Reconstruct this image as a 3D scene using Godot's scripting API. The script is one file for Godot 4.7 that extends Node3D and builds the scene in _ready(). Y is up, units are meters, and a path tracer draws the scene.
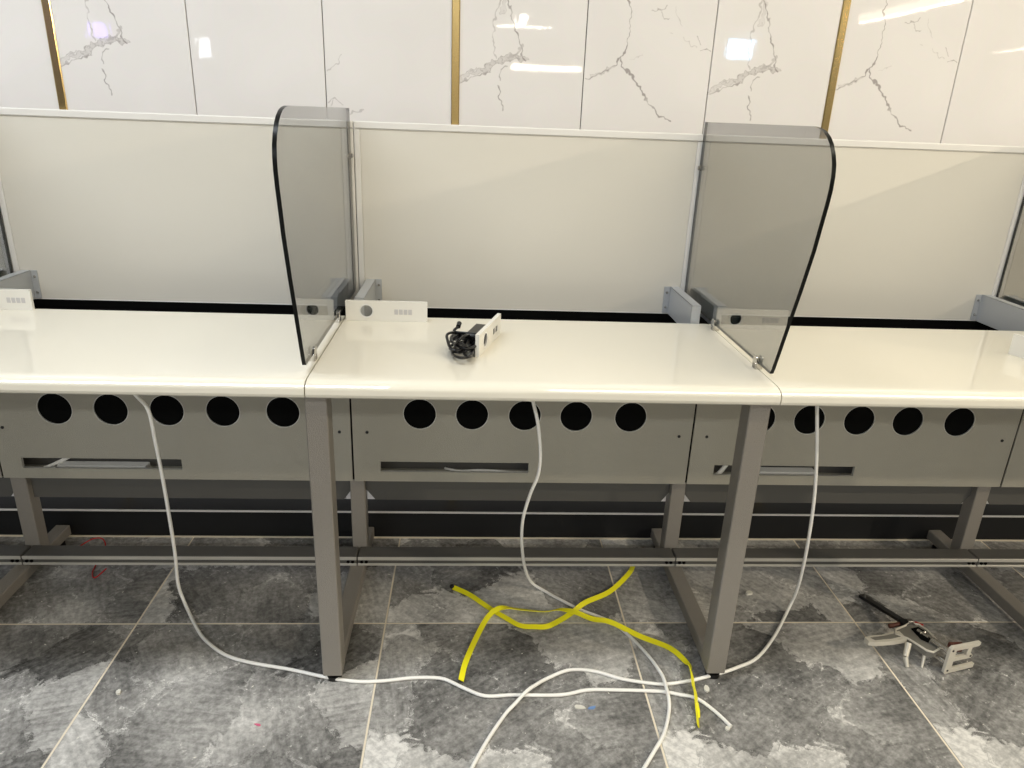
extends Node3D

# ---------------------------------------------------------------- measures (metres)
const PITCH := 0.8611        # width of one desk
const XJ := -0.2891          # left end of the middle desk
const TOP_Y := 0.7386        # desk top
const WALL_Z := -1.9535      # face of the tiled wall
const TILE_W := 0.3188       # wall tile width
const TILE_X := -1.0029      # a wall joint
const G := 0.6               # floor tile
const GX := -0.7959          # a floor joint
const GZ := -1.4897          # a floor joint
const CEIL := 3.05
const SCREEN_Z := -1.8695
const FASCIA_Z := -1.6646

var M := {}
var taken := {}

# ---------------------------------------------------------------- naming helpers
func numbered(called: String) -> String:
	if not taken.has(called):
		taken[called] = 0
		return called
	taken[called] += 1
	return "%s_%03d" % [called, taken[called]]

func tag(o: Node, label: String, category: String, group := "") -> void:
	o.set_meta("label", label)
	o.set_meta("category", category)
	if group != "":
		o.set_meta("group", group)

func thing(called: String, at: Vector3, label: String, category: String, group := "") -> Node3D:
	var o := Node3D.new()
	o.name = numbered(called)
	add_child(o)
	o.position = at
	tag(o, label, category, group)
	return o

func structure(called: String, at := Vector3.ZERO) -> Node3D:
	var o := Node3D.new()
	o.name = numbered(called)
	add_child(o)
	o.position = at
	o.set_meta("kind", "structure")
	return o

func base_of(n: Node) -> Vector3:
	var p := Vector3.ZERO
	while n != self and n != null:
		p += (n as Node3D).position
		n = n.get_parent()
	return p

# commits a shape given in world coordinates as one mesh below its parent
func obj(called: String, st: SurfaceTool, m: Material, parent: Node3D = null) -> MeshInstance3D:
	var o := MeshInstance3D.new()
	o.mesh = st.commit()
	o.mesh.surface_set_material(0, m)
	if parent == null:
		o.name = numbered(called)
		add_child(o)
	else:
		o.name = called
		parent.add_child(o, true)
		o.position = -base_of(parent)
	return o

# puts a shared mesh under a parent; "at" is in world coordinates
func put(called: String, mesh: Mesh, parent: Node3D, at := Vector3.ZERO) -> MeshInstance3D:
	var o := MeshInstance3D.new()
	o.mesh = mesh
	o.name = called
	parent.add_child(o, true)
	o.position = at - base_of(parent)
	return o

func mesh_of(st: SurfaceTool, m: Material) -> Mesh:
	var r := st.commit()
	r.surface_set_material(0, m)
	return r

# ---------------------------------------------------------------- shapes
func mb() -> SurfaceTool:
	var st := SurfaceTool.new()
	st.begin(Mesh.PRIMITIVE_TRIANGLES)
	return st

func vert(st: SurfaceTool, p: Vector3, n: Vector3, uv := Vector2.ZERO) -> void:
	st.set_normal(n)
	st.set_uv(uv)
	st.add_vertex(p)

func tri(st: SurfaceTool, a: Vector3, b: Vector3, c: Vector3, n: Vector3) -> void:
	if (b - a).cross(c - a).dot(n) > 0.0:
		var t := b
		b = c
		c = t
	vert(st, a, n)
	vert(st, b, n)
	vert(st, c, n)

func quad(st: SurfaceTool, a: Vector3, b: Vector3, c: Vector3, d: Vector3, n: Vector3) -> void:
	tri(st, a, b, c, n)
	tri(st, a, c, d, n)

func quad_uv(st: SurfaceTool, p: Array, n: Vector3, uv: Array) -> void:
	var order := [0, 1, 2, 0, 2, 3]
	if (p[1] - p[0]).cross(p[2] - p[0]).dot(n) > 0.0:
		order = [0, 2, 1, 0, 3, 2]
	for k in order:
		vert(st, p[k], n, uv[k])

# box from lo to hi with chamfered edges
func box(st: SurfaceTool, lo: Vector3, hi: Vector3, bv := 0.0) -> void:
	var c := (lo + hi) * 0.5
	var h := (hi - lo) * 0.5
	bv = minf(bv, minf(h.x, minf(h.y, h.z)) * 0.9)
	var ax := [Vector3.RIGHT, Vector3.UP, Vector3.BACK]
	for a in 3:
		var b := (a + 1) % 3
		var d := (a + 2) % 3
		for s: float in [-1.0, 1.0]:
			var n: Vector3 = ax[a] * s
			var p: Vector3 = c + n * h[a]
			var u: Vector3 = ax[b] * (h[b] - bv)
			var v: Vector3 = ax[d] * (h[d] - bv)
			quad(st, p - u - v, p + u - v, p + u + v, p - u + v, n)
	if bv <= 0.0:
		return
	for a in 3:
		var b := (a + 1) % 3
		var d := (a + 2) % 3
		for s: float in [-1.0, 1.0]:
			for t: float in [-1.0, 1.0]:
				var n: Vector3 = (ax[b] * s + ax[d] * t).normalized()
				var p1: Vector3 = c + ax[b] * s * h[b] + ax[d] * t * (h[d] - bv)
				var p2: Vector3 = c + ax[b] * s * (h[b] - bv) + ax[d] * t * h[d]
				var w: Vector3 = ax[a] * (h[a] - bv)
				quad(st, p1 - w, p1 + w, p2 + w, p2 - w, n)
	for sx: float in [-1.0, 1.0]:
		for sy: float in [-1.0, 1.0]:
			for sz: float in [-1.0, 1.0]:
				var s := Vector3(sx, sy, sz)
				var k := Vector3(h.x - bv, h.y - bv, h.z - bv)
				tri(st, c + s * Vector3(h.x, k.y, k.z), c + s * Vector3(k.x, h.y, k.z), c + s * Vector3(k.x, k.y, h.z), s.normalized())

# a polygon swept along an axis: axis 0 takes points as (z, y), axis 1 as (x, z), axis 2 as (x, y)
func prism(st: SurfaceTool, poly: PackedVector2Array, axis: int, from: float, to: float, sides := true, caps := true) -> void:
	var at := func(p: Vector2, k: float) -> Vector3:
		if axis == 0:
			return Vector3(k, p.y, p.x)
		if axis == 1:
			return Vector3(p.x, k, p.y)
		return Vector3(p.x, p.y, k)
	var n := poly.size()
	var cw := Geometry2D.is_polygon_clockwise(poly)
	if sides:
		for i in n:
			var a := poly[i]
			var b := poly[(i + 1) % n]
			var d := (b - a).normalized()
			var o := Vector2(-d.y, d.x) if cw else Vector2(d.y, -d.x)
			if not cw:
				o = -o
			# pick the side that points out of the polygon
			if Geometry2D.is_point_in_polygon((a + b) * 0.5 + o * 1e-5, poly):
				o = -o
			var nn: Vector3 = at.call(o, 0.0) - at.call(Vector2.ZERO, 0.0)
			quad(st, at.call(a, from), at.call(b, from), at.call(b, to), at.call(a, to), nn.normalized())
	if caps:
		var idx := Geometry2D.triangulate_polygon(poly)
		var dirv: Vector3 = (at.call(Vector2.ZERO, 1.0) - at.call(Vector2.ZERO, 0.0)) * signf(to - from)
		for i in range(0, idx.size(), 3):
			tri(st, at.call(poly[idx[i]], to), at.call(poly[idx[i + 1]], to), at.call(poly[idx[i + 2]], to), dirv)
			tri(st, at.call(poly[idx[i]], from), at.call(poly[idx[i + 1]], from), at.call(poly[idx[i + 2]], from), -dirv)

# upright cylinder or cone along any direction
func rod(st: SurfaceTool, a: Vector3, b: Vector3, ra: float, rb: float, seg := 16, caps := true) -> void:
	var d := (b - a).normalized()
	var u := d.cross(Vector3.UP if absf(d.y) < 0.9 else Vector3.RIGHT).normalized()
	var v := d.cross(u)
	for i in seg:
		var t0 := TAU * i / seg
		var t1 := TAU * (i + 1) / seg
		var n0 := u * cos(t0) + v * sin(t0)
		var n1 := u * cos(t1) + v * sin(t1)
		var p := [a + n0 * ra, a + n1 * ra, b + n1 * rb, b + n0 * rb]
		var nn := [n0, n1, n1, n0]
		var order := [0, 1, 2, 0, 2, 3]
		if (p[1] - p[0]).cross(p[2] - p[0]).dot(n0 + n1) > 0.0:
			order = [0, 2, 1, 0, 3, 2]
		for k in order:
			vert(st, p[k], nn[k])
		if caps:
			tri(st, a, p[0], p[1], -d)
			tri(st, b, p[3], p[2], d)

func smooth_path(pts: Array, steps := 6) -> PackedVector3Array:
	var out := PackedVector3Array()
	for i in pts.size() - 1:
		var p0: Vector3 = pts[maxi(i - 1, 0)]
		var p1: Vector3 = pts[i]
		var p2: Vector3 = pts[i + 1]
		var p3: Vector3 = pts[mini(i + 2, pts.size() - 1)]
		for k in steps:
			out.append(p1.cubic_interpolate(p2, p0, p3, float(k) / steps))
	out.append(pts[-1])
	return out

func tube(st: SurfaceTool, path: PackedVector3Array, r: float, seg := 8) -> void:
	var n := path.size()
	var rings := []
	var side := Vector3.ZERO
	for i in n:
		var d := (path[mini(i + 1, n - 1)] - path[maxi(i - 1, 0)]).normalized()
		if i == 0:
			side = d.cross(Vector3.UP if absf(d.y) < 0.9 else Vector3.RIGHT).normalized()
		else:
			side = (side - d * side.dot(d)).normalized()
		var up := d.cross(side)
		var ring := []
		for k in seg:
			var t := TAU * k / seg
			ring.append(side * cos(t) + up * sin(t))
		rings.append(ring)
	for i in n - 1:
		for k in seg:
			var k2 := (k + 1) % seg
			var nn := [rings[i][k], rings[i][k2], rings[i + 1][k2], rings[i + 1][k]]
			var p := [path[i] + nn[0] * r, path[i] + nn[1] * r, path[i + 1] + nn[2] * r, path[i + 1] + nn[3] * r]
			var order := [0, 1, 2, 0, 2, 3]
			if (p[1] - p[0]).cross(p[2] - p[0]).dot(nn[0] + nn[1]) > 0.0:
				order = [0, 2, 1, 0, 3, 2]
			for q in order:
				vert(st, p[q], nn[q])
	for k in seg:
		var k2 := (k + 1) % seg
		tri(st, path[0], path[0] + rings[0][k] * r, path[0] + rings[0][k2] * r, path[0] - path[1])
		tri(st, path[n - 1], path[n - 1] + rings[n - 1][k] * r, path[n - 1] + rings[n - 1][k2] * r, path[n - 1] - path[n - 2])

# a flat strip that rolls about its own length (roll in radians per point, 0 = lying flat)
func ribbon(st: SurfaceTool, path: PackedVector3Array, rolls: PackedFloat32Array, width: float, thick: float) -> void:
	var n := path.size()
	var prev := []
	for i in n:
		var d := (path[mini(i + 1, n - 1)] - path[maxi(i - 1, 0)]).normalized()
		var s := d.cross(Vector3.UP).normalized()
		var u := s.cross(d)
		var w := s * cos(rolls[i]) + u * sin(rolls[i])
		var h := u * cos(rolls[i]) - s * sin(rolls[i])
		var c := [path[i] - w * width / 2 - h * thick / 2, path[i] + w * width / 2 - h * thick / 2, path[i] + w * width / 2 + h * thick / 2, path[i] - w * width / 2 + h * thick / 2]
		if i > 0:
			var nn := [-h, w, h, -w]
			for k in 4:
				quad(st, prev[k], prev[(k + 1) % 4], c[(k + 1) % 4], c[k], nn[k])
		if i == 0:
			quad(st, c[0], c[1], c[2], c[3], -d)
		if i == n - 1:
			quad(st, c[0], c[1], c[2], c[3], d)
		prev = c

# sheet in the xy plane from z0 (front) to z1 (back) with round and rectangular openings; walls of openings go into "edge"
func sheet(st: SurfaceTool, edge: SurfaceTool, lo: Vector2, hi: Vector2, z0: float, z1: float, circles: Array, slots: Array) -> void:
	var xs := [lo.x, hi.x]
	var ys := [lo.y, hi.y]
	for c: Vector3 in circles:
		xs.append_array([c.x - c.z * 1.12, c.x + c.z * 1.12])
		ys.append_array([c.y - c.z * 1.12, c.y + c.z * 1.12])
	for s: Rect2 in slots:
		xs.append_array([s.position.x, s.end.x])
		ys.append_array([s.position.y, s.end.y])
	xs.sort()
	ys.sort()
	for i in xs.size() - 1:
		for j in ys.size() - 1:
			var a := Vector2(xs[i], ys[j])
			var b := Vector2(xs[i + 1], ys[j + 1])
			if b.x - a.x < 1e-6 or b.y - a.y < 1e-6:
				continue
			var mid := (a + b) * 0.5
			var open := false
			for s: Rect2 in slots:
				if s.has_point(mid):
					open = true
			for c: Vector3 in circles:
				if absf(mid.x - c.x) < c.z * 1.12 and absf(mid.y - c.y) < c.z * 1.12:
					open = true
			if open:
				continue
			for zz: Array in [[z0, Vector3.BACK], [z1, Vector3.FORWARD]]:
				quad(st, Vector3(a.x, a.y, zz[0]), Vector3(b.x, a.y, zz[0]), Vector3(b.x, b.y, zz[0]), Vector3(a.x, b.y, zz[0]), zz[1])
	for c: Vector3 in circles:
		var seg := 40
		for k in seg:
			var t0 := TAU * k / seg
			var t1 := TAU * (k + 1) / seg
			var d0 := Vector2(cos(t0), sin(t0))
			var d1 := Vector2(cos(t1), sin(t1))
			var o := Vector2(c.x, c.y)
			var q0 := o + d0 / maxf(absf(d0.x), absf(d0.y)) * c.z * 1.12
			var q1 := o + d1 / maxf(absf(d1.x), absf(d1.y)) * c.z * 1.12
			var p0 := o + d0 * c.z
			var p1 := o + d1 * c.z
			for zz: Array in [[z0, Vector3.BACK], [z1, Vector3.FORWARD]]:
				quad(st, Vector3(p0.x, p0.y, zz[0]), Vector3(p1.x, p1.y, zz[0]), Vector3(q1.x, q1.y, zz[0]), Vector3(q0.x, q0.y, zz[0]), zz[1])
			var n := Vector3(-(d0.x + d1.x), -(d0.y + d1.y), 0).normalized()
			quad(edge, Vector3(p0.x, p0.y, z0), Vector3(p1.x, p1.y, z0), Vector3(p1.x, p1.y, z1), Vector3(p0.x, p0.y, z1), n)
	for s: Rect2 in slots:
		var a := s.position
		var b := s.end
		quad(edge, Vector3(a.x, a.y, z0), Vector3(b.x, a.y, z0), Vector3(b.x, a.y, z1), Vector3(a.x, a.y, z1), Vector3.UP)
		quad(edge, Vector3(a.x, b.y, z0), Vector3(b.x, b.y, z0), Vector3(b.x, b.y, z1), Vector3(a.x, b.y, z1), Vector3.DOWN)
		quad(edge, Vector3(a.x, a.y, z0), Vector3(a.x, b.y, z0), Vector3(a.x, b.y, z1), Vector3(a.x, a.y, z1), Vector3.RIGHT)
		quad(edge, Vector3(b.x, a.y, z0), Vector3(b.x, b.y, z0), Vector3(b.x, b.y, z1), Vector3(b.x, a.y, z1), Vector3.LEFT)
	# outer rim
	quad(st, Vector3(lo.x, lo.y, z0), Vector3(hi.x, lo.y, z0), Vector3(hi.x, lo.y, z1), Vector3(lo.x, lo.y, z1), Vector3.DOWN)
	quad(st, Vector3(lo.x, hi.y, z0), Vector3(hi.x, hi.y, z0), Vector3(hi.x, hi.y, z1), Vector3(lo.x, hi.y, z1), Vector3.UP)
	quad(st, Vector3(lo.x, lo.y, z0), Vector3(lo.x, hi.y, z0), Vector3(lo.x, hi.y, z1), Vector3(lo.x, lo.y, z1), Vector3.LEFT)
	quad(st, Vector3(hi.x, lo.y, z0), Vector3(hi.x, hi.y, z0), Vector3(hi.x, hi.y, z1), Vector3(hi.x, lo.y, z1), Vector3.RIGHT)

# ---------------------------------------------------------------- materials
func mat(color: Color, rough: float, metal := 0.0, spec := 0.5) -> StandardMaterial3D:
	var m := StandardMaterial3D.new()
	m.albedo_color = color
	m.roughness = rough
	m.metallic = metal
	m.metallic_specular = spec
	return m

func noise(kind: int, freq: float, seed_: int, octaves := 4) -> FastNoiseLite:
	var n := FastNoiseLite.new()
	n.noise_type = kind
	n.frequency = freq
	n.seed = seed_
	n.fractal_octaves = octaves
	return n

func relief(m: StandardMaterial3D, n: FastNoiseLite, scale_cm: float, per_metre: float, side := 256) -> void:
	var t := ImageTexture.create_from_image(n.get_seamless_image(side, side))
	m.heightmap_enabled = true
	m.heightmap_texture = t
	m.heightmap_scale = scale_cm
	m.uv1_triplanar = true
	m.uv1_world_triplanar = true
	m.uv1_scale = Vector3.ONE * per_metre

# dark marbled stone, one picture per variant
func stone_picture(seed_: int) -> ImageTexture:
	var s := 512
	var clouds := noise(FastNoiseLite.TYPE_SIMPLEX_SMOOTH, 0.0036, seed_, 5)
	clouds.domain_warp_enabled = true
	clouds.domain_warp_amplitude = 90.0
	clouds.domain_warp_frequency = 0.006
	var patches := noise(FastNoiseLite.TYPE_CELLULAR, 0.0052, seed_ + 7, 1)
	patches.cellular_return_type = FastNoiseLite.RETURN_CELL_VALUE
	patches.domain_warp_enabled = true
	patches.domain_warp_amplitude = 120.0
	patches.domain_warp_frequency = 0.008
	patches.domain_warp_fractal_octaves = 5
	var rims := noise(FastNoiseLite.TYPE_CELLULAR, 0.0052, seed_ + 7, 1)
	rims.cellular_return_type = FastNoiseLite.RETURN_DISTANCE2_SUB
	rims.domain_warp_enabled = true
	rims.domain_warp_amplitude = 120.0
	rims.domain_warp_frequency = 0.008
	rims.domain_warp_fractal_octaves = 5
	var grain := noise(FastNoiseLite.TYPE_SIMPLEX, 0.05, seed_ + 3, 4)
	var stroke := noise(FastNoiseLite.TYPE_SIMPLEX, 0.02, seed_ + 5, 4)
	stroke.domain_warp_enabled = true
	stroke.domain_warp_amplitude = 70.0
	stroke.domain_warp_frequency = 0.004
	grain.fractal_gain = 0.75
	stroke.fractal_gain = 0.68
	var flecks := noise(FastNoiseLite.TYPE_SIMPLEX, 0.016, seed_ + 9, 5)
	flecks.fractal_type = FastNoiseLite.FRACTAL_RIDGED
	flecks.domain_warp_enabled = true
	flecks.domain_warp_amplitude = 40.0
	flecks.domain_warp_frequency = 0.01
	var where := noise(FastNoiseLite.TYPE_SIMPLEX_SMOOTH, 0.006, seed_ + 11, 2)
	var data := PackedByteArray()
	data.resize(s * s * 3)
	var at := 0
	for y in s:
		for x in s:
			var c := clouds.get_noise_2d(x, y)
			var p := patches.get_noise_2d(x, y)
			var ang := p * 2.4
			var sx := x * cos(ang) + y * sin(ang)
			var sy := -x * sin(ang) + y * cos(ang)
			var k := stroke.get_noise_2d(sx * 0.45, sy * 2.6)
			var g := grain.get_noise_2d(x, y)
			var v := 0.645 + 0.25 * c + 0.16 * p + 0.085 * k + 0.12 * g
			var w := where.get_noise_2d(x, y)
			var r := rims.get_noise_2d(x, y)   # -1 at a patch border
			var edge := clampf((-0.965 - r) * 40.0, 0.0, 1.0)
			v += edge * (0.16 if w > 0.12 else -0.10)
			var f := flecks.get_noise_2d(x, y)
			if f > 0.62 and w > 0.05:
				v += (f - 0.62) * 1.5 * clampf((w - 0.05) * 6.0, 0.0, 1.0)
			v = clampf(v, 0.20, 0.93)
			data[at] = int(v * 255.0)
			data[at + 1] = int((v * 0.992) * 255.0)
			data[at + 2] = int((v * 0.975) * 255.0)
			at += 3
	return ImageTexture.create_from_image(Image.create_from_data(s, s, false, Image.FORMAT_RGB8, data))

# white porcelain with printed grey veins; each vein is [points (u across, height), width in mm, strength]
func vein_picture(veins: Array, seed_: int, row_lo: float, row_hi: float) -> ImageTexture:
	var w := 320
	var h := 1200
	var ink := PackedFloat32Array()
	ink.resize(w * h)
	var wob := noise(FastNoiseLite.TYPE_SIMPLEX, 0.035, seed_, 2)
	var brk := noise(FastNoiseLite.TYPE_SIMPLEX, 0.035, seed_ + 2, 3)
	for vein in veins:
		var pts: Array = vein[0]
		for i in pts.size() - 1:
			var a := Vector2(pts[i][0] * w, (row_hi - pts[i][1]) / (row_hi - row_lo) * h)
			var b := Vector2(pts[i + 1][0] * w, (row_hi - pts[i + 1][1]) / (row_hi - row_lo) * h)
			var pad: float = vein[1] + 6.0
			for y in range(maxi(0, int(minf(a.y, b.y) - pad)), mini(h, int(maxf(a.y, b.y) + pad))):
				for x in range(maxi(0, int(minf(a.x, b.x) - pad)), mini(w, int(maxf(a.x, b.x) + pad))):
					var p := Vector2(x, y) + Vector2(wob.get_noise_2d(x, y), wob.get_noise_2d(x + 300, y)) * 5.0
					var d := p.distance_to(Geometry2D.get_closest_point_to_segment(p, a, b))
					var half: float = vein[1] * 0.5 * (1.0 + 0.45 * brk.get_noise_2d(x * 1.5, y * 1.5))
					var k := clampf(half + 0.6 - d, 0.0, 1.0)
					# a broad vein is paler inside, with a drawn rim
					if vein[1] > 6.0 and d < half - 1.2:
						k = 0.42 + 0.15 * brk.get_noise_2d(x, y)
					k *= clampf(0.9 + 0.5 * brk.get_noise_2d(x * 0.6, y * 0.6), 0.3, 1.0) * vein[2]
					ink[y * w + x] = maxf(ink[y * w + x], k)
	var soft := noise(FastNoiseLite.TYPE_SIMPLEX_SMOOTH, 0.004, seed_ + 5, 2)
	var data := PackedByteArray()
	data.resize(w * h * 3)
	for y in h:
		for x in w:
			var v := 1.0 + 0.012 * soft.get_noise_2d(x, y)
			var k := ink[y * w + x]
			var at := (y * w + x) * 3
			data[at] = int(clampf(lerpf(0.91 * v, 0.60, k), 0, 1) * 255.0)
			data[at + 1] = int(clampf(lerpf(0.897 * v, 0.575, k), 0, 1) * 255.0)
			data[at + 2] = int(clampf(lerpf(0.887 * v, 0.565, k), 0, 1) * 255.0)
	return ImageTexture.create_from_image(Image.create_from_data(w, h, false, Image.FORMAT_RGB8, data))

func make_materials() -> void:
	M.desk = mat(Color(0.912, 0.892, 0.832), 0.03, 0.0, 0.62)
	M.steel = mat(Color(0.645, 0.632, 0.585), 0.42, 0.15)
	relief(M.steel, noise(FastNoiseLite.TYPE_SIMPLEX, 0.09, 4, 3), 0.045, 11.0)
	M.leg = mat(Color(0.58, 0.56, 0.53), 0.40, 0.2)
	M.primer_and_shade = mat(Color(0.34, 0.335, 0.32), 0.5)  # own colour of the valance; painted shade on the floor beam
	relief(M.leg, noise(FastNoiseLite.TYPE_SIMPLEX, 0.09, 14, 3), 0.075, 11.0)
	M.lip = mat(Color(0.76, 0.75, 0.72), 0.35, 0.2)  # paler than the beam, painting in the light on its front
	M.lit_edge = mat(Color(0.82, 0.82, 0.80), 0.35, 0.4)  # pale tone for light caught on the cut edges
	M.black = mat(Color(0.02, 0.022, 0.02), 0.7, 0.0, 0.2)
	M.black_gloss = mat(Color(0.05, 0.054, 0.062), 0.6)
	M.plastic = mat(Color(0.05, 0.05, 0.052), 0.35)
	M.zinc = mat(Color(0.75, 0.76, 0.77), 0.4, 0.3)
	M.chrome = mat(Color(0.82, 0.81, 0.79), 0.18, 0.95)
	M.screen = mat(Color(0.872, 0.855, 0.812), 0.12)
	M.rail = mat(Color(0.90, 0.89, 0.87), 0.32)
	M.io = mat(Color(0.92, 0.91, 0.88), 0.25)
	M.grey_print = mat(Color(0.78, 0.77, 0.77), 0.4)
	M.gold = mat(Color(0.88, 0.77, 0.53), 0.2, 0.92)
	M.joint = mat(Color(0.30, 0.26, 0.24), 0.8)
	M.grout = mat(Color(0.90, 0.86, 0.78), 0.85)
	M.paint = mat(Color(0.84, 0.83, 0.81), 0.75)
	M.ceiling = mat(Color(0.86, 0.855, 0.84), 0.85)
	M.cable = mat(Color(0.98, 0.975, 0.955), 0.38)
	M.black_cable = mat(Color(0.035, 0.035, 0.04), 0.32)
	M.yellow = mat(Color(1.0, 0.97, 0.14), 0.40)
	M.red = mat(Color(0.72, 0.10, 0.10), 0.45)
	M.cast = mat(Color(0.84, 0.82, 0.77), 0.36, 0.2)
	M.cast_dull = mat(Color(0.50, 0.49, 0.46), 0.5, 0.2)
	M.chip = mat(Color(0.86, 0.85, 0.81), 0.8)
	M.pink = mat(Color(0.86, 0.42, 0.55), 0.6)
	M.blue = mat(Color(0.45, 0.58, 0.78), 0.5)
	M.rust = mat(Color(0.36, 0.19, 0.14), 0.5)
	M.paper = mat(Color(0.90, 0.90, 0.89), 0.6)
	# smoked glass: a clear sheet that swallows part of the light, with a dark cut edge
	M.glass = mat(Color(0.15, 0.19, 0.18, 0.31), 0.03)
	M.glass.transparency = BaseMaterial3D.TRANSPARENCY_ALPHA
	M.glass_edge = mat(Color(0.045, 0.05, 0.042), 0.3, 0.0, 0.3)
	M.floor_far = mat(Color(0.60, 0.59, 0.57), 0.32)
	M.stone = []
	for k in 4:
		var m := mat(Color.WHITE, 0.27)
		m.albedo_texture = stone_picture(101 + k * 37)
		M.stone.append(m)

func lamp_face(color: Color, energy: float) -> StandardMaterial3D:
	var m := mat(Color(0.9, 0.9, 0.9), 0.5)
	m.emission_enabled = true
	m.emission = color
	m.emission_energy_multiplier = energy
	return m

# a batten lamp under the ceiling: housing, glowing diffuser and the light it gives
func batten(at: Vector3, size: Vector2, color: Color, energy: float, label: String, called := "ceiling_lamp") -> void:
	var t := thing(called, at, label, "lamp", "ceiling lamps of the hall")
	var st := mb()
	box(st, at + Vector3(-size.x / 2 - 0.01, -0.05, -size.y / 2 - 0.01), at + Vector3(size.x / 2 + 0.01, 0, size.y / 2 + 0.01), 0.004)
	obj("housing", st, M.paint, t)
	st = mb()
	box(st, at + Vector3(-size.x / 2, -0.058, -size.y / 2), at + Vector3(size.x / 2, -0.05, size.y / 2), 0.002)
	obj("diffuser", st, lamp_face(color, 1.5), t)
	var l := AreaLight3D.new()
	l.name = "lamp_light"
	l.area_size = size
	l.light_color = color
	l.light_energy = energy
	l.area_range = 40.0
	l.area_attenuation = 2.0
	l.shadow_enabled = true
	t.add_child(l)
	l.position = Vector3(0, -0.062, 0)
	l.rotation = Vector3(-PI / 2, 0, 0)

# a round tube lamp hung on wires, shining to all sides below its tray
func pendant_tube(at: Vector3, length: float, color: Color, energy: float, label: String) -> void:
	var t := thing("pendant_lamp", at, label, "lamp")
	var st := mb()
	box(st, at + Vector3(-0.03, 0.035, -length / 2), at + Vector3(0.03, 0.075, length / 2), 0.004)
	obj("tray", st, M.paint, t)
	st = mb()
	rod(st, at + Vector3(0, 0, -length / 2), at + Vector3(0, 0, length / 2), 0.03, 0.03, 16)
	obj("tube", st, lamp_face(color, 9.0), t)
	for s: float in [-0.4, 0.4]:
		st = mb()
		rod(st, at + Vector3(0, 0.075, length * s), Vector3(at.x, CEIL, at.z + length * s), 0.0015, 0.0015, 6)
		obj("suspension_wire", st, M.chrome, t)
	var l := AreaLight3D.new()
	l.name = "tube_light"
	l.area_size = Vector2(0.06, length)
	l.light_color = color
	l.light_energy = energy
	l.area_range = 40.0
	l.area_attenuation = 2.0
	l.shadow_enabled = true
	t.add_child(l)
	l.position = Vector3(0, -0.034, 0)
	l.rotation = Vector3(-PI / 2, 0, 0)

# a spot lamp on a rod, added to throw diagonal shadows on the screens
func added_spot_lamp(at: Vector3, aim: Vector3, color: Color, energy: float, label: String) -> void:
	var t := thing("added_spot_lamp", at, label, "lamp")
	var d := (aim - at).normalized()
	var st := mb()
	rod(st, at - d * 0.14, at, 0.035, 0.045, 20)
	obj("housing", st, M.plastic, t)
	st = mb()
	rod(st, at + d * 0.0005, at + d * 0.003, 0.036, 0.036, 20)
	obj("lens", st, lamp_face(color, 4.0), t)
	st = mb()
	rod(st, at - d * 0.07, Vector3(at.x - d.x * 0.07, CEIL, at.z - d.z * 0.07), 0.008, 0.008, 10)
	obj("ceiling_rod", st, M.plastic, t)
	var l := SpotLight3D.new()
	l.name = "spot_light"
	l.light_color = color
	l.light_energy = energy
	l.light_size = 0.035
	l.spot_range = 40.0
	l.spot_attenuation = 2.0
	l.spot_angle = 38.0
	l.shadow_enabled = true
	t.add_child(l)
	l.position = d * 0.02
	l.look_at_from_position(at + d * 0.02, aim, Vector3.UP)

# an upright lit panel facing the row of desks (screens, signs and wall lamps at the far end of the hall)
func lit_panel(called: String, lo: Vector3, hi: Vector3, color: Color, glow: float, energy: float, label: String, category: String) -> void:
	var c := (lo + hi) * 0.5
	var t := thing(called, Vector3(c.x, lo.y, hi.z), label, category)
	var st := mb()
	box(st, lo + Vector3(-0.02, -0.02, 0.012), hi + Vector3(0.02, 0.02, 0.0), 0.004)
	obj("casing", st, M.plastic, t)
	st = mb()
	box(st, lo, Vector3(hi.x, hi.y, lo.z + 0.012), 0.001)
	obj("lit_face", st, lamp_face(color, glow), t)
	var l := AreaLight3D.new()
	l.name = "panel_light"
	l.area_size = Vector2(hi.x - lo.x, hi.y - lo.y)
	l.light_color = color
	l.light_energy = energy
	l.area_range = 40.0
	l.area_attenuation = 2.0
	l.shadow_enabled = true
	t.add_child(l)
	l.position = Vector3(c.x, c.y, lo.z - 0.004) - t.position

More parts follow.
